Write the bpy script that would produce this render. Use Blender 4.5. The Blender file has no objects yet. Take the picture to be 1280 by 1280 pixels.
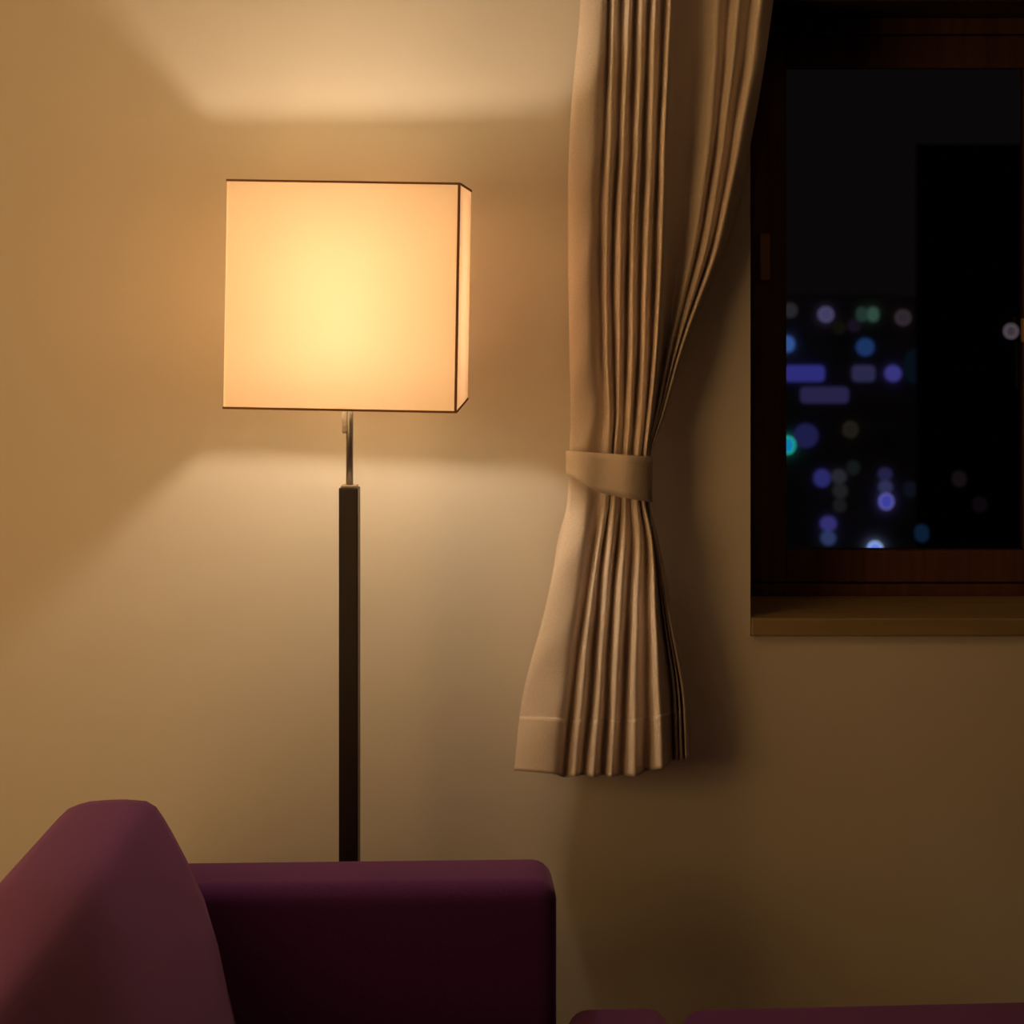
import bpy, bmesh, math, random
from mathutils import Vector, Matrix

sc = bpy.context.scene
C = sc.collection
F = 2850.0          # focal length in pixels of a 1280 px frame
CX, CY = 640.0, 330.0
EYE = 1.54          # camera height
WALL = 4.0          # distance of the wall with the window


def P(px, py, d):
    return Vector(((px - CX) * d / F, d, EYE - (py - CY) * d / F))


# ------------------------------------------------------------------ materials
def srgb(r, g, b):
    f = lambda c: (c / 255 / 12.92) if c / 255 <= 0.04045 else ((c / 255 + 0.055) / 1.055) ** 2.4
    return (f(r), f(g), f(b))


def mat(name, col, rough=0.6, spec=0.3, metal=0.0, noise=None, bump=None, sheen=0.0, coat=0.0):
    m = bpy.data.materials.new(name)
    m.use_nodes = True
    nt = m.node_tree
    b = nt.nodes['Principled BSDF']
    b.inputs['Roughness'].default_value = rough
    b.inputs['Specular IOR Level'].default_value = spec
    b.inputs['Metallic'].default_value = metal
    b.inputs['Sheen Weight'].default_value = sheen
    b.inputs['Coat Weight'].default_value = coat
    b.inputs['Base Color'].default_value = (*col, 1)
    tc = nt.nodes.new('ShaderNodeTexCoord')
    if noise:
        sx, amt = noise
        mp = nt.nodes.new('ShaderNodeMapping')
        mp.inputs['Scale'].default_value = sx
        nz = nt.nodes.new('ShaderNodeTexNoise')
        nz.inputs['Scale'].default_value = 1.0
        nz.inputs['Detail'].default_value = 4
        rp = nt.nodes.new('ShaderNodeValToRGB')
        rp.color_ramp.elements[0].position = 0.3
        rp.color_ramp.elements[1].position = 0.7
        rp.color_ramp.elements[0].color = (*[c * (1 - amt) for c in col], 1)
        rp.color_ramp.elements[1].color = (*[min(1, c * (1 + amt)) for c in col], 1)
        nt.links.new(tc.outputs['Object'], mp.inputs['Vector'])
        nt.links.new(mp.outputs['Vector'], nz.inputs['Vector'])
        nt.links.new(nz.outputs['Fac'], rp.inputs['Fac'])
        nt.links.new(rp.outputs['Color'], b.inputs['Base Color'])
    if bump:
        sx, st, dist = bump
        mp2 = nt.nodes.new('ShaderNodeMapping')
        mp2.inputs['Scale'].default_value = sx
        nz2 = nt.nodes.new('ShaderNodeTexNoise')
        nz2.inputs['Scale'].default_value = 1.0
        nz2.inputs['Detail'].default_value = 3
        bp = nt.nodes.new('ShaderNodeBump')
        bp.inputs['Strength'].default_value = st
        bp.inputs['Distance'].default_value = dist
        nt.links.new(tc.outputs['Object'], mp2.inputs['Vector'])
        nt.links.new(mp2.outputs['Vector'], nz2.inputs['Vector'])
        nt.links.new(nz2.outputs['Fac'], bp.inputs['Height'])
        nt.links.new(bp.outputs['Normal'], b.inputs['Normal'])
    return m


def emit_mat(name, col, strength=1.0):
    m = bpy.data.materials.new(name)
    m.use_nodes = True
    nt = m.node_tree
    nt.nodes.remove(nt.nodes['Principled BSDF'])
    e = nt.nodes.new('ShaderNodeEmission')
    e.inputs['Color'].default_value = (*col, 1)
    e.inputs['Strength'].default_value = strength
    nt.links.new(e.outputs[0], nt.nodes['Material Output'].inputs['Surface'])
    return m


def shade_mat(name):
    m = bpy.data.materials.new(name)
    m.use_nodes = True
    nt = m.node_tree
    nt.nodes.remove(nt.nodes['Principled BSDF'])
    tc = nt.nodes.new('ShaderNodeTexCoord')
    mp = nt.nodes.new('ShaderNodeMapping')
    mp.inputs['Scale'].default_value = (260, 260, 90)
    nz = nt.nodes.new('ShaderNodeTexNoise')
    nz.inputs['Detail'].default_value = 2
    nz.inputs['Scale'].default_value = 1
    rp = nt.nodes.new('ShaderNodeValToRGB')
    rp.color_ramp.elements[0].color = (*[c * 0.97 for c in SHADE_T], 1)
    rp.color_ramp.elements[1].color = (*SHADE_T, 1)
    t = nt.nodes.new('ShaderNodeBsdfTranslucent')
    d = nt.nodes.new('ShaderNodeBsdfDiffuse')
    d.inputs['Color'].default_value = (*SHADE_D, 1)
    a = nt.nodes.new('ShaderNodeAddShader')
    nt.links.new(tc.outputs['Object'], mp.inputs['Vector'])
    nt.links.new(mp.outputs['Vector'], nz.inputs['Vector'])
    nt.links.new(nz.outputs['Fac'], rp.inputs['Fac'])
    nt.links.new(rp.outputs['Color'], t.inputs['Color'])
    nt.links.new(t.outputs[0], a.inputs[0])
    nt.links.new(d.outputs[0], a.inputs[1])
    nt.links.new(a.outputs[0], nt.nodes['Material Output'].inputs['Surface'])
    return m


def glass_mat(name):
    m = bpy.data.materials.new(name)
    m.use_nodes = True
    nt = m.node_tree
    nt.nodes.remove(nt.nodes['Principled BSDF'])
    fr = nt.nodes.new('ShaderNodeFresnel')
    fr.inputs['IOR'].default_value = 1.45
    t = nt.nodes.new('ShaderNodeBsdfTransparent')
    t.inputs['Color'].default_value = (0.96, 0.97, 0.97, 1)
    g = nt.nodes.new('ShaderNodeBsdfGlossy')
    g.inputs['Roughness'].default_value = 0.02
    mx = nt.nodes.new('ShaderNodeMixShader')
    nt.links.new(fr.outputs[0], mx.inputs[0])
    nt.links.new(t.outputs[0], mx.inputs[1])
    nt.links.new(g.outputs[0], mx.inputs[2])
    nt.links.new(mx.outputs[0], nt.nodes['Material Output'].inputs['Surface'])
    return m


SHADE_T = (0.30, 0.202, 0.135)
SHADE_D = (0.73, 0.68, 0.54)
BULB_COL = (1.0, 0.79, 0.55)
BULB_W = 165.0
CEIL_FILL_COL = (1.0, 0.57, 0.19)
CEIL_FILL_W = 3.0
PAPER_FILL_COL = (1.0, 0.57, 0.20)
PAPER_FILL_W = 3.5

M_wall = mat('painted_wall', (0.80, 0.74, 0.66), 0.85, 0.1, bump=((220, 220, 220), 0.12, 0.001))
M_ceil = mat('ceiling_paint', (0.70, 0.66, 0.60), 0.9, 0.1)
M_floor = mat('dark_carpet', (0.035, 0.022, 0.018), 0.95, 0.1, noise=((90, 90, 90), 0.4), bump=((400, 400, 400), 0.5, 0.003))
M_frame = mat('dark_window_frame', (0.125, 0.055, 0.038), 0.55, 0.25, noise=((60, 60, 4), 0.25))
M_sill = mat('sill_wood', (0.36, 0.26, 0.14), 0.5, 0.3, noise=((3, 50, 50), 0.15))
M_latch = mat('bronze_latch', (0.45, 0.27, 0.14), 0.45, 0.4, metal=0.2)
M_curtain = mat('curtain_fabric', (0.75, 0.645, 0.57), 0.9, 0.1, noise=((500, 60, 900), 0.10), bump=((300, 80, 900), 0.35, 0.0012), sheen=0.15)
M_thread = mat('hem_thread', (0.60, 0.50, 0.38), 0.8, 0.2)
M_sofa = mat('plum_upholstery', (0.086, 0.021, 0.125), 0.9, 0.12, noise=((300, 300, 300), 0.12), bump=((700, 700, 700), 0.25, 0.001), sheen=0.30)
M_sofa.node_tree.nodes['Principled BSDF'].inputs['Sheen Tint'].default_value = (0.75, 0.38, 0.62, 1)
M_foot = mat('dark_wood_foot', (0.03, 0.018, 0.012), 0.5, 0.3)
M_pole = mat('dark_wenge_wood', (0.018, 0.010, 0.010), 0.35, 0.4, noise=((60, 60, 3), 0.3))
M_steel = mat('brushed_steel', (0.42, 0.38, 0.34), 0.35, 0.5, metal=0.9)
M_trim = mat('brown_binding', (0.26, 0.12, 0.045), 0.7, 0.2)
M_ivory = mat('ivory_plastic', (0.30, 0.23, 0.18), 0.5, 0.3)
M_shade = shade_mat('shade_fabric')
M_glass = glass_mat('window_glass')
M_bulb = emit_mat('glowing_bulb', BULB_COL, BULB_W)
M_facade = mat('dark_facade', (0.60, 0.52, 0.46), 0.9, 0.1, noise=((0.4, 0.4, 1.5), 0.2))
M_tower = mat('black_facade', (0.02, 0.018, 0.02), 0.9, 0.1)


# ------------------------------------------------------------------ helpers
def link(name, bm, m, parent=None, smooth=False):
    me = bpy.data.meshes.new(name)
    bmesh.ops.recalc_face_normals(bm, faces=bm.faces[:])
    bm.to_mesh(me)
    bm.free()
    if smooth:
        for p in me.polygons:
            p.use_smooth = True
    me.materials.append(m)
    o = bpy.data.objects.new(name, me)
    C.objects.link(o)
    if parent:
        o.parent = parent
    return o


def tag(o, label, cat, group=None):
    o['label'] = label
    o['category'] = cat
    if group:
        o['group'] = group
    return o


def thing(name, loc, label, cat, group=None, rz=0.0):
    o = bpy.data.objects.new(name, None)
    o.empty_display_size = 0.05
    C.objects.link(o)
    o.location = loc
    o.rotation_euler = (0, 0, rz)
    return tag(o, label, cat, group)


def structure(o):
    o['kind'] = 'structure'
    return o


def box(bm, x0, x1, y0, y1, z0, z1, bevel=0.0, seg=2):
    r = bmesh.ops.create_cube(bm, size=1)
    vs = r['verts']
    for v in vs:
        v.co = Vector((x0 + (v.co.x + .5) * (x1 - x0), y0 + (v.co.y + .5) * (y1 - y0), z0 + (v.co.z + .5) * (z1 - z0)))
    if bevel:
        es = list({e for v in vs for e in v.link_edges})
        bmesh.ops.bevel(bm, geom=es, offset=bevel, segments=seg, profile=0.5, affect='EDGES')
    return vs


def lathe(bm, prof, seg=32, c=(0, 0, 0)):
    rings = []
    for r, z in prof:
        if r < 1e-6:
            rings.append([bm.verts.new((c[0], c[1], c[2] + z))])
        else:
            rings.append([bm.verts.new((c[0] + r * math.cos(2 * math.pi * k / seg), c[1] + r * math.sin(2 * math.pi * k / seg), c[2] + z)) for k in range(seg)])
    for a, b in zip(rings, rings[1:]):
        for k in range(seg):
            k2 = (k + 1) % seg
            if len(a) == 1 and len(b) == 1:
                continue
            if len(a) == 1:
                bm.faces.new((a[0], b[k], b[k2]))
            elif len(b) == 1:
                bm.faces.new((a[k], a[k2], b[0]))
            else:
                bm.faces.new((a[k], a[k2], b[k2], b[k]))
    for ring in (rings[0], rings[-1]):
        if len(ring) > 1:
            bm.faces.new(ring)


def tube(bm, a, b, r, seg=10):
    a, b = Vector(a), Vector(b)
    d = (b - a)
    q = d.to_track_quat('Z', 'Y').to_matrix().to_4x4()
    bmesh.ops.create_cone(bm, cap_ends=True, segments=seg, radius1=r, radius2=r, depth=d.length,
                          matrix=Matrix.Translation((a + b) / 2) @ q)


# ------------------------------------------------------------------ room shell
XL, XR, YN, ZC = -2.3, 2.6, 0.9, 2.45
OX0 = P(938, 0, WALL).x
OX1 = OX0 + 1.06
OZ0 = P(0, 795, WALL).z
OZ1 = P(0, -7, WALL).z
REC = 0.30          # depth of the window recess

bm = bmesh.new()
T = REC + 0.04
box(bm, XL, OX0, WALL, WALL + T, 0, ZC)
box(bm, OX1, XR, WALL, WALL + T, 0, ZC)
box(bm, OX0, OX1, WALL, WALL + T, 0, OZ0)
box(bm, OX0, OX1, WALL, WALL + T, OZ1, ZC)
bmesh.ops.remove_doubles(bm, verts=bm.verts[:], dist=1e-5)
structure(link('wall_back', bm, M_wall))
bm = bmesh.new(); box(bm, XL - 0.1, XR + 0.1, YN, WALL + T, -0.1, 0)
structure(link('floor', bm, M_floor))
bm = bmesh.new(); box(bm, XL - 0.1, XR + 0.1, YN, WALL + T, ZC, ZC + 0.1)
structure(link('ceiling', bm, M_ceil))
bm = bmesh.new(); box(bm, XL - 0.1, XL, YN, WALL + T, 0, ZC)
structure(link('wall_left', bm, M_wall))
bm = bmesh.new(); box(bm, XL, OX0 + 2.1, WALL - 0.012, WALL, 0.0, 0.07, 0.003)
structure(link('baseboard_back', bm, M_frame))

# window sill board lying in the opening
bm = bmesh.new()
SZ = P(0, 773, WALL - 0.012).z
box(bm, OX0 + 0.001, OX1 - 0.001, WALL - 0.012, WALL + REC, OZ0 + 0.001, SZ, 0.003)
structure(link('trim_1', bm, M_sill))

# added board, its dark colour stands in for shade under the recess head
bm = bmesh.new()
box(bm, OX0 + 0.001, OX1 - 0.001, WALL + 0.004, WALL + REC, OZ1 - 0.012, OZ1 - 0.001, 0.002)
structure(link('head_shade_board', bm, M_foot))
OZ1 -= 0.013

# window with two casements
win = bpy.data.objects.new('window_1', None)
C.objects.link(win)
win.location = ((OX0 + OX1) / 2, WALL + REC, SZ)
structure(win)
bpy.context.view_layer.update()


def wpart(name, bm, m, parent=win, smooth=False):
    o = link(name, bm, m, None, smooth)
    o.parent = parent
    o.matrix_parent_inverse = parent.matrix_world.inverted()
    return o


FY = WALL + REC - 0.045      # front face of the fixed frame
FD = FY
gx0 = P(984, 0, FD).x
gz0 = P(0, 689, FD).z
gz1 = P(0, 84, FD).z
cx0 = P(1283, 0, FD).x
bm = bmesh.new()
fw = 0.028
box(bm, OX0, OX0 + fw, FY, WALL + REC + 0.03, SZ, OZ1, 0.002)
box(bm, OX1 - fw, OX1, FY, WALL + REC + 0.03, SZ, OZ1, 0.002)
box(bm, OX0 + fw, OX1 - fw, FY, WALL + REC + 0.03, SZ, SZ + 0.022, 0.002)
box(bm, OX0 + fw, OX1 - fw, FY, WALL + REC + 0.03, OZ1 - 0.03, OZ1, 0.002)
wpart('window_frame', bm, M_frame)
mx = cx0 + 0.045
for a, b, g0, g1 in ((OX0 + fw + 0.002, mx - 0.001, gx0, cx0), (mx + 0.001, OX1 - fw - 0.002, 2 * mx - cx0, OX1 - (gx0 - OX0))):
    bm = bmesh.new()
    z0, z1 = SZ + 0.024, OZ1 - 0.032
    y0, y1 = FY + 0.010, FY + 0.055
    box(bm, a, g0, y0, y1, z0, z1, 0.003)
    box(bm, g1, b, y0, y1, z0, z1, 0.003)
    box(bm, g0, g1, y0, y1, z0, gz0, 0.003)
    box(bm, g0, g1, y0, y1, gz1, z1, 0.003)
    s = wpart('sash', bm, M_frame)
    bpy.context.view_layer.update()
    bm = bmesh.new()
    box(bm, g0 - 0.004, g1 + 0.004, y0 + 0.022, y0 + 0.027, gz0 - 0.004, gz1 + 0.004)
    wpart('pane', bm, M_glass, s)
    if a < mx - 0.2:
        # dark lift-off hinge cover on the left stile and the catch on the meeting stile
        bm = bmesh.new()
        p0, p1 = P(950, 350, FY), P(962, 292, FY)
        box(bm, p0.x, p1.x, FY - 0.006, FY + 0.010, p0.z, p1.z, 0.002)
        wpart('hinge_cover', bm, M_latch, s)
        bm = bmesh.new()
        p0, p1 = P(1277, 428, FY), P(1299, 398, FY)
        box(bm, p0.x, p1.x, FY - 0.012, FY + 0.010, p0.z, p1.z, 0.003)
        box(bm, p0.x + 0.010, p0.x + 0.022, FY - 0.03, FY - 0.012, p0.z - 0.09, p1.z - 0.01, 0.003)
        wpart('handle', bm, M_latch, s)

# ------------------------------------------------------------------ floor lamp
A = 0.180             # half width of the square shade
DC = 3.69             # distance of the lamp axis
YAW = math.radians(-1.8)
lx = P(437.0, 0, DC).x
lamp = thing('floor_lamp', (lx, DC, 0), 'lit floor lamp with cube fabric shade on dark pole behind the sofa arm', 'lamp')
pz = P(0, 609, DC).z
bm = bmesh.new()
lathe(bm, [(0.0, 0.0), (0.136, 0.0), (0.14, 0.004), (0.14, 0.014), (0.136, 0.018), (0.03, 0.022), (0.0, 0.022)], 48)
b = link('base', bm, M_pole, lamp)
bm = bmesh.new()
box(bm, -0.0155, 0.0155, -0.0155, 0.0155, 0.02, pz, 0.0015)
o = link('pole', bm, M_pole, lamp); o.rotation_euler.z = YAW * 2.2
bm = bmesh.new()
box(bm, -0.0125, 0.0125, -0.0125, 0.0125, pz, pz + 0.004, 0.001)
c = link('pole_cap', bm, M_ivory, lamp); c.rotation_euler.z = YAW * 2.2
sz = P(0, 368, DC).z            # centre of the shade
bz = sz - 0.011                 # centre of the bulb
H = 0.1845 * 0.97 * 0.985
bm = bmesh.new()
lathe(bm, [(0.0058, pz), (0.0058, bz - 0.075)], 16)
link('rod', bm, M_steel, lamp, True)
bm = bmesh.new()
lathe(bm, [(0.0, -0.049), (0.0035, -0.049), (0.0045, -0.046), (0.0045, 0.0), (0.0, 0.0)], 14, (-0.0075, -0.004, sz - H + 0.001))
link('switch_rod', bm, M_ivory, lamp, True)
bm = bmesh.new()
lathe(bm, [(0.0, bz - 0.085), (0.016, bz - 0.085), (0.018, bz - 0.08), (0.018, bz - 0.035), (0.0, bz - 0.035)], 24)
link('socket', bm, M_ivory, lamp, True)
bm = bmesh.new()
rb = 0.034
prof = [(0.0, -0.030), (0.013, -0.028), (0.015, -0.014)]
for k in range(3, 17):
    t = -math.pi / 2 + math.pi * k / 16
    prof.append((rb * math.cos(t), rb * 0.38 * math.sin(t) + 0.002) if k < 16 else (0.0, rb * 0.38 + 0.002))
lathe(bm, prof, 32, (0, 0, bz))
link('bulb', bm, M_bulb, lamp, True)
# shade: four fabric walls, open above and below, leaning about one degree
bm = bmesh.new()
def ring(h, z, n=5, r=0.004):
    pts = []
    for cxs, cys, a0 in ((1, 1, 0), (-1, 1, 90), (-1, -1, 180), (1, -1, 270)):
        for k in range(n):
            t = math.radians(a0 + 90 * k / (n - 1))
            pts.append(((h - r) * cxs + r * math.cos(t), (h - r) * cys + r * math.sin(t), z))
    return pts
def sleeve(bm, h, z0, z1, th, n=5):
    ro = [[bm.verts.new(p) for p in ring(h, z, n)] for z in (z0, z1)]
    ri = [[bm.verts.new(p) for p in ring(h - th, z, n, 0.003)] for z in (z0, z1)]
    N = len(ro[0])
    for k in range(N):
        j = (k + 1) % N
        bm.faces.new((ro[0][k], ro[0][j], ro[1][j], ro[1][k]))
        bm.faces.new((ri[0][j], ri[0][k], ri[1][k], ri[1][j]))
        bm.faces.new((ro[0][j], ro[0][k], ri[0][k], ri[0][j]))
        bm.faces.new((ro[1][k], ro[1][j], ri[1][j], ri[1][k]))
def single(bm, h, z0, z1, n=5):
    ro = [[bm.verts.new(p) for p in ring(h, z, n)] for z in (z0, z1)]
    N = len(ro[0])
    for k in range(N):
        j = (k + 1) % N
        bm.faces.new((ro[0][k], ro[0][j], ro[1][j], ro[1][k]))
single(bm, A, -H, H)
shade = link('lamp_shade', bm, M_shade, lamp)
shade.location = (0.0055, 0, sz)
shade.rotation_euler = (0, math.radians(0.95), YAW)
for z0, z1 in ((H - 0.0024, H + 0.001), (-H - 0.001, -H + 0.0024)):
    bm = bmesh.new()
    sleeve(bm, A + 0.0012, z0, z1, 0.0025)
    link('binding', bm, M_trim, shade)
bm = bmesh.new()
box(bm, A - 0.0030, A + 0.001, -A - 0.001, -A + 0.004, -H, H, 0.0008)
link('corner_seam', bm, M_trim, shade)
bm = bmesh.new()
for dx, dy in ((1, 0), (-1, 0), (0, 1), (0, -1)):
    tube(bm, (dx * 0.015, dy * 0.015, -0.075), (dx * (A - 0.003), dy * (A - 0.003), -H + 0.006), 0.0016, 8)
link('spider', bm, M_steel, shade)

# fill light added out of view on the ceiling to brighten the wall
cl = thing('ceiling_fill_light', (-0.60, 2.95, ZC), 'added round fill light on the ceiling, out of view above the sofa back', 'fill light')
bm = bmesh.new()
lathe(bm, [(0.0, 0.0), (0.36, 0.0), (0.37, -0.01), (0.37, -0.03), (0.355, -0.035), (0.0, -0.035)], 48)
link('fill_housing', bm, M_ivory, cl, True)
bm = bmesh.new()
lathe(bm, [(0.345, -0.036), (0.34, -0.05), (0.30, -0.068), (0.18, -0.082), (0.0, -0.086)], 48)
link('fill_diffuser', bm, emit_mat('ceiling_fill_glow', CEIL_FILL_COL, CEIL_FILL_W), cl, True)

# second added fill light, unseen behind the sofa, shaped as a paper lamp
pl = thing('paper_fill_light', (-1.16, 2.15, 0), 'added fill light, tall glowing paper cylinder out of view behind the sofa back', 'lamp')
bm = bmesh.new()
lathe(bm, [(0.0, 0.0), (0.20, 0.0), (0.205, 0.006), (0.205, 0.02), (0.20, 0.026), (0.0, 0.026)], 40)
for k in range(3):
    t = 2 * math.pi * k / 3
    tube(bm, (0.15 * math.cos(t), 0.15 * math.sin(t), 0.02), (0.15 * math.cos(t), 0.15 * math.sin(t), 0.58), 0.008)
link('base', bm, M_pole, pl)
bm = bmesh.new()
lathe(bm, [(0.29, 0.56)] + [(0.30 + 0.004 * (k % 2), 0.56 + 0.05 * k) for k in range(19)] + [(0.29, 1.46)], 48)
link('paper_fill_shade', bm, emit_mat('paper_fill_glow', PAPER_FILL_COL, PAPER_FILL_W), pl, True)

# ------------------------------------------------------------------ curtain
D0 = 3.895
YS = [-130, 0, 150, 320, 430, 525, 562, 597, 630, 664, 770, 870, 968]
ROWS = [
    [735, 731, 758, 764, 772, 780, 789, 797, 806, 814, 823, 832, 841, 850, 884, 908, 922, 935, 950, 964, 980],
    [732, 727, 754, 760, 768, 777, 786, 794, 803, 811, 820, 829, 838, 846, 876, 898, 911, 923, 938, 951, 966],
    [720, 715, 743, 756, 764, 773, 781, 790, 798, 806, 815, 824, 832, 842, 866, 888, 897, 908, 918, 928, 944],
    [716, 711, 737, 749, 758, 766, 775, 784, 792, 800, 809, 818, 826, 835, 850, 864, 871, 879, 886, 893, 903],
    [717, 713, 737, 751, 759, 767, 774, 783, 790, 798, 806, 814, 821, 828, 834, 839, 843, 847, 850, 853, 857],
    [719, 715, 739, 755, 762, 768, 773, 780, 787, 793, 801, 807, 813, 816, 818, 820, 822, 823, 824, 826, 829],
    [715, 714, 732, 752, 760, 766, 770, 777, 784, 790, 797, 803, 808, 810, 811, 811, 812, 812, 813, 814, 815],
    [713, 713, 733, 750, 758, 764, 769, 776, 783, 789, 796, 801, 805, 807, 808, 808, 809, 809, 810, 810, 811],
    [711, 711, 731, 748, 756, 762, 768, 775, 782, 788, 796, 801, 805, 807, 808, 809, 809, 810, 811, 811, 812],
    [701, 705, 730, 744, 751, 757, 765, 772, 781, 789, 799, 806, 812, 814, 815, 815, 816, 816, 817, 818, 820],
    [685, 681, 715, 728, 737, 746, 755, 764, 774, 784, 796, 808, 819, 826, 828, 830, 831, 833, 834, 836, 840],
    [661, 657, 701, 715, 728, 738, 749, 759, 769, 781, 793, 808, 824, 836, 840, 843, 846, 848, 850, 853, 856],
    [650, 646, 691, 705, 718, 729, 742, 753, 764, 776, 793, 808, 827, 838, 842, 846, 849, 852, 855, 858, 862],
]
HEMY = [962, 963, 967, 971, 970, 968, 971, 968, 971, 968, 970, 963, 960, 952, 950, 950, 949, 949, 948, 948, 946]
DEP = [.050, .000, -.018, .016, -.018, .016, -.025, .010, -.032, .004, -.039, -.002, -.046, .010, .042, .000, .026, -.006, .022, -.010, .020]
AMP = [1, 1, 1, 1, 0.9, 0.66, 0.52, 0.5, 0.53, 0.7, 1.0, 1.25, 1.3]


def cr(p0, p1, p2, p3, t):
    return 0.5 * ((2 * p1) + (-p0 + p2) * t + (2 * p0 - 5 * p1 + 4 * p2 - p3) * t * t + (-p0 + 3 * p1 - 3 * p2 + p3) * t ** 3)


def herm(xs, ys, x):
    # smooth interpolation over uneven knots
    n = len(xs)
    i = max(0, min(n - 2, next((k for k in range(n - 1) if x <= xs[k + 1]), n - 2)))
    h = xs[i + 1] - xs[i]
    def sl(k):
        if k == 0: return (ys[1] - ys[0]) / (xs[1] - xs[0])
        if k == n - 1: return (ys[-1] - ys[-2]) / (xs[-1] - xs[-2])
        a = (ys[k] - ys[k - 1]) / (xs[k] - xs[k - 1]); b_ = (ys[k + 1] - ys[k]) / (xs[k + 1] - xs[k])
        w0, w1 = xs[k + 1] - xs[k], xs[k] - xs[k - 1]
        return (a * w0 + b_ * w1) / (w0 + w1)
    t = (x - xs[i]) / h
    m0, m1 = sl(i) * h, sl(i + 1) * h
    return (2 * t**3 - 3 * t**2 + 1) * ys[i] + (t**3 - 2 * t**2 + t) * m0 + (-2 * t**3 + 3 * t**2) * ys[i + 1] + (t**3 - t**2) * m1


BASE = [0, 0, 0, 0, 0, 0, 0, 0, 0, 0, -0.010, -0.022, -0.030]
NC = len(DEP)


def curtain_row(y):
    xs = [herm(YS, [r[k] for r in ROWS], y) for k in range(NC)]
    am = herm(YS, AMP, y)
    return xs, am, herm(YS, BASE, y)


def curtain_grid(y0, y1, ny, off=0.0, sub=8, wav=True):
    grid = []
    for i in range(ny + 1):
        y = y0 + (y1 - y0) * i / ny
        xs, am, base = curtain_row(y)
        row = []
        for k in range(NC - 1):
            for s in range(sub + (1 if k == NC - 2 else 0)):
                t = s / sub
                g = lambda L: cr(L[max(0, k - 1)], L[k], L[k + 1], L[min(NC - 1, k + 2)], t)
                u = k + t
                x = g(xs)
                dep = g(DEP) * am + off + base
                if wav:
                    dep += 0.0022 * math.sin(y * 0.021 + u * 1.7) + 0.0015 * math.sin(y * 0.055 + u * 2.9)
                    x += 0.5 * math.sin(y * 0.017 + u * 2.3)
                hy = g(HEMY)
                yy = y if y < 700 else y + (hy - 968) * ((y - 700) / 268) ** 2
                row.append(P(x, yy, D0 + dep))
        grid.append(row)
    return grid


def grid_mesh(bm, grid):
    vs = [[bm.verts.new(p) for p in r] for r in grid]
    for a, b_ in zip(vs, vs[1:]):
        for k in range(len(a) - 1):
            bm.faces.new((a[k], a[k + 1], b_[k + 1], b_[k]))


cur = thing('curtain', P(760, 968, D0), 'pleated beige curtain tied back at the left side of the window', 'curtain')
bpy.context.view_layer.update()


def world_part(name, bm, m, root, smooth=True, solid=0.0):
    o = link(name, bm, m, None, smooth)
    o.parent = root
    o.matrix_parent_inverse = root.matrix_world.inverted()
    if solid:
        md = o.modifiers.new('thickness', 'SOLIDIFY')
        md.thickness = solid
        md.offset = 0
    return o


bm = bmesh.new(); grid_mesh(bm, curtain_grid(-130, 966, 150))
world_part('drape', bm, M_curtain, cur, True, 0.0016)
bm = bmesh.new(); grid_mesh(bm, curtain_grid(898, 968.5, 14, -0.0019))
world_part('hem', bm, M_curtain, cur, True, 0.0016)

# curtain rail fixed to the wall above the picture
bm = bmesh.new()
zr = P(0, -137, D0).z
box(bm, P(640, 0, D0).x, OX1 + 0.25, D0 - 0.035, D0 + 0.055, zr, zr + 0.022, 0.003)
rail = link('curtain_rail', bm, M_frame)
tag(rail, 'plain dark curtain rail on the wall above the window', 'curtain rail')
for xx in (P(680, 0, D0).x, OX1 + 0.1):
    bm = bmesh.new(); box(bm, xx, xx + 0.02, D0 + 0.05, WALL, zr + 0.004, zr + 0.02, 0.002)
    link('bracket', bm, M_frame, rail)

# tie-back band
def tie_top(px):
    return 563 + (px - 708) / 107 * 8


def tie_bot(px):
    xs, ys = [700, 708, 750, 780, 808, 822], [590, 593, 615.5, 622, 627, 629]
    return herm(xs, ys, px)


bm = bmesh.new()
rows = []
NA = 72
for j in range(7):
    r = []
    for k in range(NA):
        t = 2 * math.pi * k / NA
        ct, st = math.cos(t), math.sin(t)
        e = 0.62
        px = 761.5 + 53.0 * math.copysign(abs(ct) ** e, ct)
        dep = 3.898 - 0.046 * math.copysign(abs(st) ** 0.8, st)
        if st > 0:
            dep += 0.0035 * math.sin(px * 0.11) * st - 0.003 * math.exp(-((px - 757) / 5) ** 2)
        f = j / 6
        bulge = 0.003 * math.sin(math.pi * f)
        y = tie_top(px) * (1 - f) + tie_bot(px) * f
        r.append(P(px, y, dep - bulge * (1 if st > 0 else -1)))
    rows.append(r)
vs = [[bm.verts.new(p) for p in r] for r in rows]
for a, b_ in zip(vs, vs[1:]):
    for k in range(NA):
        j = (k + 1) % NA
        bm.faces.new((a[k], a[j], b_[j], b_[k]))
tb = link('curtain_tieback', bm, M_curtain, None, True)
md = tb.modifiers.new('thickness', 'SOLIDIFY'); md.thickness = 0.003; md.offset = 0
tag(tb, 'beige fabric tieback band wrapped around the curtain beside the lamp', 'tieback')

# ------------------------------------------------------------------ sofa
SY = math.radians(2.6)
sofa = thing('sofa', (-0.30, 3.46, 0), 'plum purple upholstered sofa with low arm in front of the lamp', 'sofa')
bpy.context.view_layer.update()


def rounded_loft(bm, sections):
    # sections: list of closed outlines with equal point counts; caps at both ends
    vs = [[bm.verts.new(p) for p in s] for s in sections]
    n = len(vs[0])
    for a, b_ in zip(vs, vs[1:]):
        for k in range(n):
            j = (k + 1) % n
            bm.faces.new((a[k], a[j], b_[j], b_[k]))
    bm.faces.new(vs[0]); bm.faces.new(vs[-1])


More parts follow.
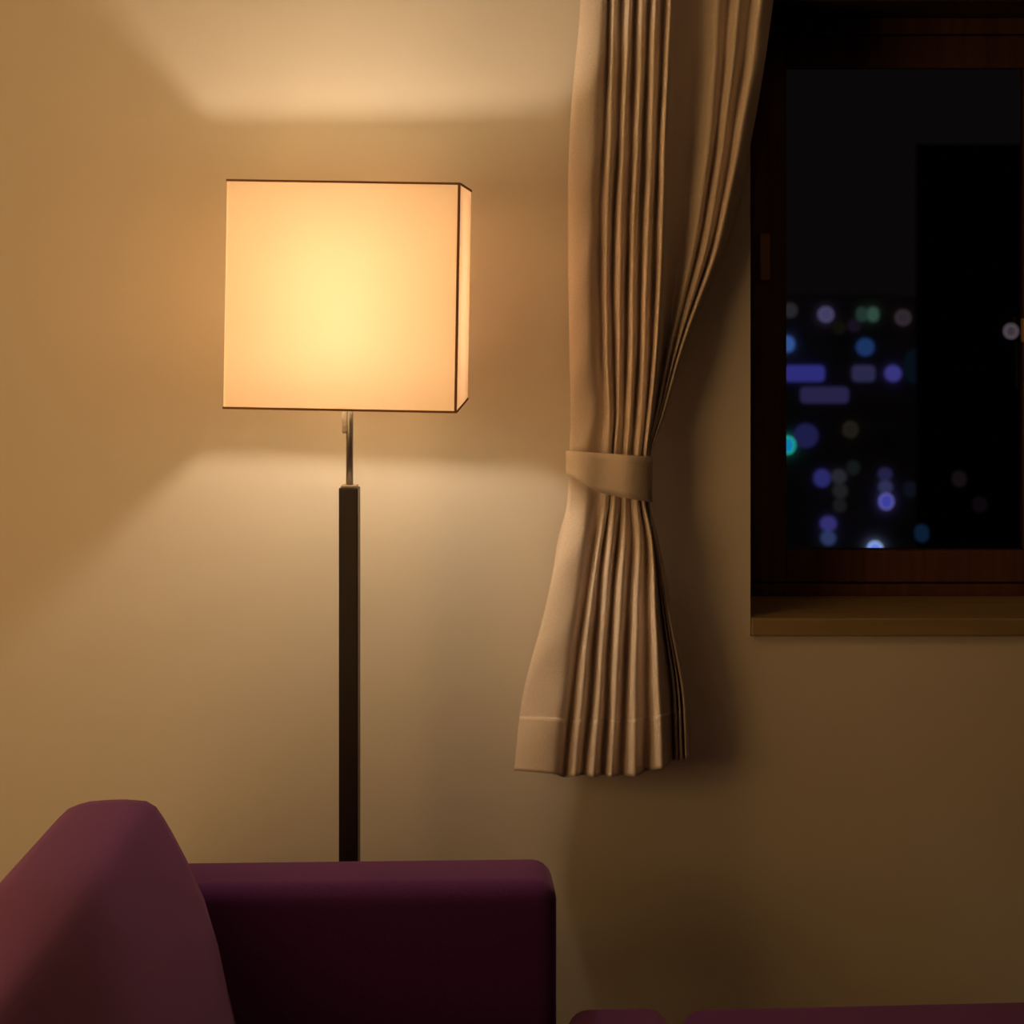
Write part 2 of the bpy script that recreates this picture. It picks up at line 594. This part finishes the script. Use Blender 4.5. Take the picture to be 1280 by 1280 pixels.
def soften(o, bev, lv=0):
    md = o.modifiers.new('round', 'BEVEL')
    md.width = bev; md.segments = 5; md.limit_method = 'ANGLE'; md.angle_limit = math.radians(35)
    return o


ztop = P(0, 1069.5, 3.625).z
# arm by the wall
bm = bmesh.new()
ax1 = P(697, 0, 3.46).x
box(bm, -0.73, ax1, 3.463, 3.632, 0.10, ztop, 0.0)
bmesh.ops.rotate(bm, verts=bm.verts[:], cent=(ax1, 3.463, 0), matrix=Matrix.Rotation(SY, 3, 'Z'))
o = soften(world_part('arm', bm, M_sofa, sofa, True), 0.032)
# the arm nearest the camera, below the picture
bm = bmesh.new()
box(bm, -0.73, ax1, 1.72, 1.89, 0.10, ztop)
soften(world_part('arm', bm, M_sofa, sofa, True), 0.032)
# back: a long wedge running towards the camera
def back_profile(d):
    pts = [(-0.408, 0.39), (-0.422, 0.45), (-0.437, 0.52), (-0.458, 0.59), (-0.485, 0.65), (-0.505, 0.688), (-0.519, 0.712), (-0.530, 0.728), (-0.545, 0.737),
           (-0.575, 0.7395), (-0.61, 0.739), (-0.640, 0.7365), (-0.657, 0.732), (-0.672, 0.718), (-0.70, 0.66), (-0.78, 0.45), (-0.84, 0.12), (-0.46, 0.12), (-0.42, 0.30)]
    out = []
    s = (3.44 - d) * 0.012
    for x, z in pts:
        out.append((x - s * 0.8, d, z + s * 1.0))
    return out
secs = []
for d in (3.455, 3.43, 3.38, 3.2, 2.9, 2.5, 2.2, 1.95, 1.91, 1.892):
    pr = back_profile(d)
    e = 0.018 if d in (3.455, 1.892) else (0.005 if d in (3.43, 1.91) else 0)
    cxm = -0.60; czm = 0.42
    if e:
        pr = [(x + (cxm - x) / abs(cxm - x + 1e-9) * min(e, abs(cxm - x)), y, z - (e if z > czm else 0)) for x, y, z in pr]
    secs.append(pr)
bm = bmesh.new(); rounded_loft(bm, secs)
world_part('back', bm, M_sofa, sofa, True)
# seat cushion with a front wing reaching round the arm
zs = 0.398
bm = bmesh.new()
xw0, xw1 = P(706, 0, 3.45).x, P(836, 0, 3.5).x
out = [(-0.455, 1.90), (xw1, 1.90), (xw1, 3.525), (xw0 + 0.004, 3.519), (xw0 + 0.004, 3.452), (-0.455, 3.428)]
lo = [bm.verts.new((x, y, 0.25)) for x, y in out]; hi = [bm.verts.new((x, y, zs)) for x, y in out]
for k in range(6):
    j = (k + 1) % 6
    bm.faces.new((lo[k], lo[j], hi[j], hi[k]))
bm.faces.new(lo[::-1]); bm.faces.new(hi)
soften(world_part('seat_cushion', bm, M_sofa, sofa, True), 0.042)
bm = bmesh.new()
box(bm, -0.80, xw1 - 0.04, 1.895, 3.455, 0.11, 0.248, 0.01)
world_part('seat_base', bm, M_sofa, sofa, False)
for x in (-0.76, 0.02):
    for y in (1.80, 3.50):
        bm = bmesh.new(); lathe(bm, [(0.016, 0.0), (0.024, 0.112)], 16, (x, y, 0))
        world_part('foot', bm, M_foot, sofa, True)

# ottoman to the right of the seat
oy = 3.525
ott = thing('ottoman', (P(845, 0, oy).x + 0.436, 3.22, 0), 'dark purple upholstered ottoman under the window right of the sofa', 'ottoman', rz=math.radians(4.0))
bm = bmesh.new()
box(bm, -0.415, 0.415, -0.30, 0.335, 0.27, 0.397)
o = soften(link('cushion', bm, M_sofa, ott, True), 0.04)
bm = bmesh.new()
box(bm, -0.395, 0.395, -0.285, 0.32, 0.09, 0.27, 0.015)
link('upholstered_base', bm, M_sofa, ott)
for x in (-0.36, 0.36):
    for y in (-0.25, 0.28):
        bm = bmesh.new(); lathe(bm, [(0.016, 0.0), (0.022, 0.1)], 16, (x, y, 0))
        link('foot', bm, M_foot, ott, True)

# ------------------------------------------------------------------ the city at night
DB = 92.0
GZ = -24.0
p0, p1 = P(900, 0, DB), P(1165, 372, DB)
bm = bmesh.new()
box(bm, p0.x, p1.x, DB, DB + 14, GZ, p1.z)
bldg = link('office_building', bm, M_facade)
tag(bldg, 'dim city block beyond the left window pane carrying small coloured lights', 'building')
DT = 70.0
p0, p1 = P(1145, 0, DT), P(1400, 180, DT)
bm = bmesh.new()
v = box(bm, p0.x, p1.x, DT, DT + 12, GZ, p1.z)
for q in v:                      # the block stands at an angle to our street
    if q.co.y > DT + 6:
        q.co.x += 2.4
tower = link('tower_block', bm, M_tower)
tag(tower, 'black tower block rising behind the right part of the window pane', 'building')
bm = bmesh.new()
box(bm, -60, 140, 12, 180, GZ - 0.5, GZ)
structure(link('ground_outside', bm, M_facade))

G = 'blurred city lights seen through the window'
lights = [
    # x, y, half width, half height, sRGB colour, lens-blur rim colour, label
    (988, 388, 9, 9, (40, 38, 42), None, 'faint grey city light beside the left sash, highest on that edge'),
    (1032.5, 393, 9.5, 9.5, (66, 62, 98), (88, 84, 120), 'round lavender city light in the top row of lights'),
    (1078, 393, 6.8, 9, (36, 54, 48), None, 'left half of the grey-green pair of city lights, top row'),
    (1092, 393, 6.8, 9, (50, 76, 66), None, 'right half of the grey-green pair of city lights, top row'),
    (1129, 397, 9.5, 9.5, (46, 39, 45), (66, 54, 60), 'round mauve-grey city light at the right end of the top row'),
    (1068, 407, 8, 8, (24, 17, 31), None, 'very dim purple city light just below the grey-green pair'),
    (1050, 410, 8, 8, (17, 16, 9), None, 'very dim olive city light between lavender light and grey-green pair'),
    (984.5, 430, 9, 10, (52, 84, 148), None, 'bright blue city light half hidden by the left sash, second down'),
    (1082, 434, 11, 11, (28, 52, 98), None, 'round deep blue city light in the second row'),
    (1006, 467, 25, 10, (46, 46, 122), None, 'wide indigo city light strip against the left sash'),
    (1080, 467, 14, 10, (44, 42, 74), None, 'short dull violet block of city light left of the round violet one'),
    (1117, 467, 10, 10, (58, 54, 128), None, 'round violet city light right of the dull violet block'),
    (1031, 494, 30, 10, (40, 36, 72), None, 'long dim purple city light strip under the indigo strip'),
    (1146, 458, 15, 22, (7, 15, 24), None, 'tall faint teal city light at the black tower edge'),
    (1008, 545, 15, 15, (30, 30, 74), None, 'large soft indigo city light beside the bright green one'),
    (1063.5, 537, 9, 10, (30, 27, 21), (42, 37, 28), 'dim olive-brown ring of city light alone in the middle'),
    (985, 556.5, 9, 11, (16, 128, 180), (52, 220, 130), 'bright turquoise city light with green lens-blur rim, half hidden by sash'),
    (1028, 598, 10, 11, (42, 42, 104), None, 'round indigo city light left of the grey column of lights'),
    (1049, 596, 9, 8.7, (40, 40, 48), None, 'top grey city light of the grey vertical column'),
    (1051, 614, 9, 8.7, (32, 32, 35), None, 'middle grey city light of the grey vertical column'),
    (1050, 632, 8, 8.8, (26, 26, 27), None, 'bottom grey city light of the grey vertical column'),
    (1067, 585, 8, 9, (20, 25, 25), None, 'faint grey-green city light at the upper right of the grey column'),
    (1107, 593, 8.5, 7.7, (36, 34, 68), None, 'dim violet city light, topmost of three in the violet column'),
    (1107.5, 609, 8.5, 7.7, (48, 48, 84), None, 'middle city light of the three in the violet column'),
    (1108, 627, 9, 10, (62, 64, 158), (120, 116, 190), 'bright violet city light with pale lens-blur rim below the violet column'),
    (1138, 612, 8, 10, (14, 17, 26), None, 'faint slate city light right of the violet column'),
    (1036, 655, 10, 8.8, (52, 48, 112), None, 'upper violet city light of the pair above the sill at left'),
    (1036, 673, 9, 8.8, (44, 56, 94), None, 'lower slate-blue city light of the pair above the sill at left'),
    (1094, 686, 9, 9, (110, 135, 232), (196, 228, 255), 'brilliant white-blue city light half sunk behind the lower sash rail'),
    (1153, 667, 8.5, 11, (12, 30, 52), None, 'dim teal city light near the sill on the tower left corner'),
    (1200, 599, 9, 10, (22, 14, 18), None, 'faint reddish city light on the black tower'),
    (1226, 631, 9, 10, (12, 8, 11), None, 'hardly visible dark mauve city light low on the black tower'),
    (1264, 414, 8.5, 9, (60, 53, 60), (112, 98, 108), 'pale grey city light with lens-blur rim beside the window catch'),
]
for i, (x, y, hw, hh, col, rim, lab) in enumerate(lights):
    on_tower = x > 1146 or (x > 1140 and y > 660)
    D = (DT if on_tower else DB) - 0.14 - 0.03 * (i % 4)
    c = P(x, y, D)
    w, h = hw * D / F, hh * D / F
    bm = bmesh.new()
    # rounded lens-shaped lamp: stadium outline, domed front, flat back on the wall
    n = 36
    outline = []
    for k in range(n):
        t = 2 * math.pi * k / n
        r = min(w, h)
        if hw > hh * 1.3:
            r = h * 0.55
        ox, oz = (w - r), (h - r)
        outline.append((math.copysign(ox, math.cos(t)) + r * math.cos(t), math.copysign(oz, math.sin(t)) + r * math.sin(t)))
    layers = []
    depth = (DT if on_tower else DB) - D
    for f, dy in ((1.0, depth), (1.0, 0.05), (0.96, 0.02), (0.8, 0.0)):
        layers.append([(f * a, dy, f * b_) for a, b_ in outline])
    rounded_loft(bm, layers)
    o = link('city_light', bm, emit_mat('city_glow', srgb(*col)))
    o.location = c
    tag(o, lab, 'city light', G)
    if rim:  # glowing ring imitates the bright edge of lens blur, no part of the lamp
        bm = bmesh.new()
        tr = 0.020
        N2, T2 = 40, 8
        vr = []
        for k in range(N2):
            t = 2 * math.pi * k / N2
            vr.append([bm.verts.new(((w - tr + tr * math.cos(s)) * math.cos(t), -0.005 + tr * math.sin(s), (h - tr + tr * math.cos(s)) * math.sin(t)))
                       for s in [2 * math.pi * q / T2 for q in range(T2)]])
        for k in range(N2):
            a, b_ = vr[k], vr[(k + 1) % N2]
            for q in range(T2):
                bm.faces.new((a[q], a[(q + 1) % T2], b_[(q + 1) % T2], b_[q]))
        link('rim', bm, emit_mat('blur_edge_glow', srgb(*rim)), o, True)

# ------------------------------------------------------------------ world, camera
w = bpy.data.worlds.new('night')
sc.world = w
w.use_nodes = True
bg = w.node_tree.nodes['Background']
bg.inputs['Color'].default_value = (0.0032, 0.0024, 0.0026, 1)
bg.inputs['Strength'].default_value = 1.0

cam = bpy.data.cameras.new('camera')
co = bpy.data.objects.new('camera', cam)
C.objects.link(co)
co.location = (0, 0, EYE)
co.rotation_euler = (math.radians(90), 0, 0)
cam.sensor_width = 36
cam.lens = 36 * F / 1280
cam.shift_y = -(640 - CY) / 1280
cam.clip_start = 0.05
cam.clip_end = 400
cam.dof.use_dof = True
cam.dof.focus_distance = 3.72
cam.dof.aperture_fstop = 9.0
sc.camera = co

sc.view_settings.view_transform = 'Standard'
sc.view_settings.look = 'None'
sc.view_settings.exposure = 0
sc.view_settings.gamma = 1
sc.view_settings.use_curve_mapping = False
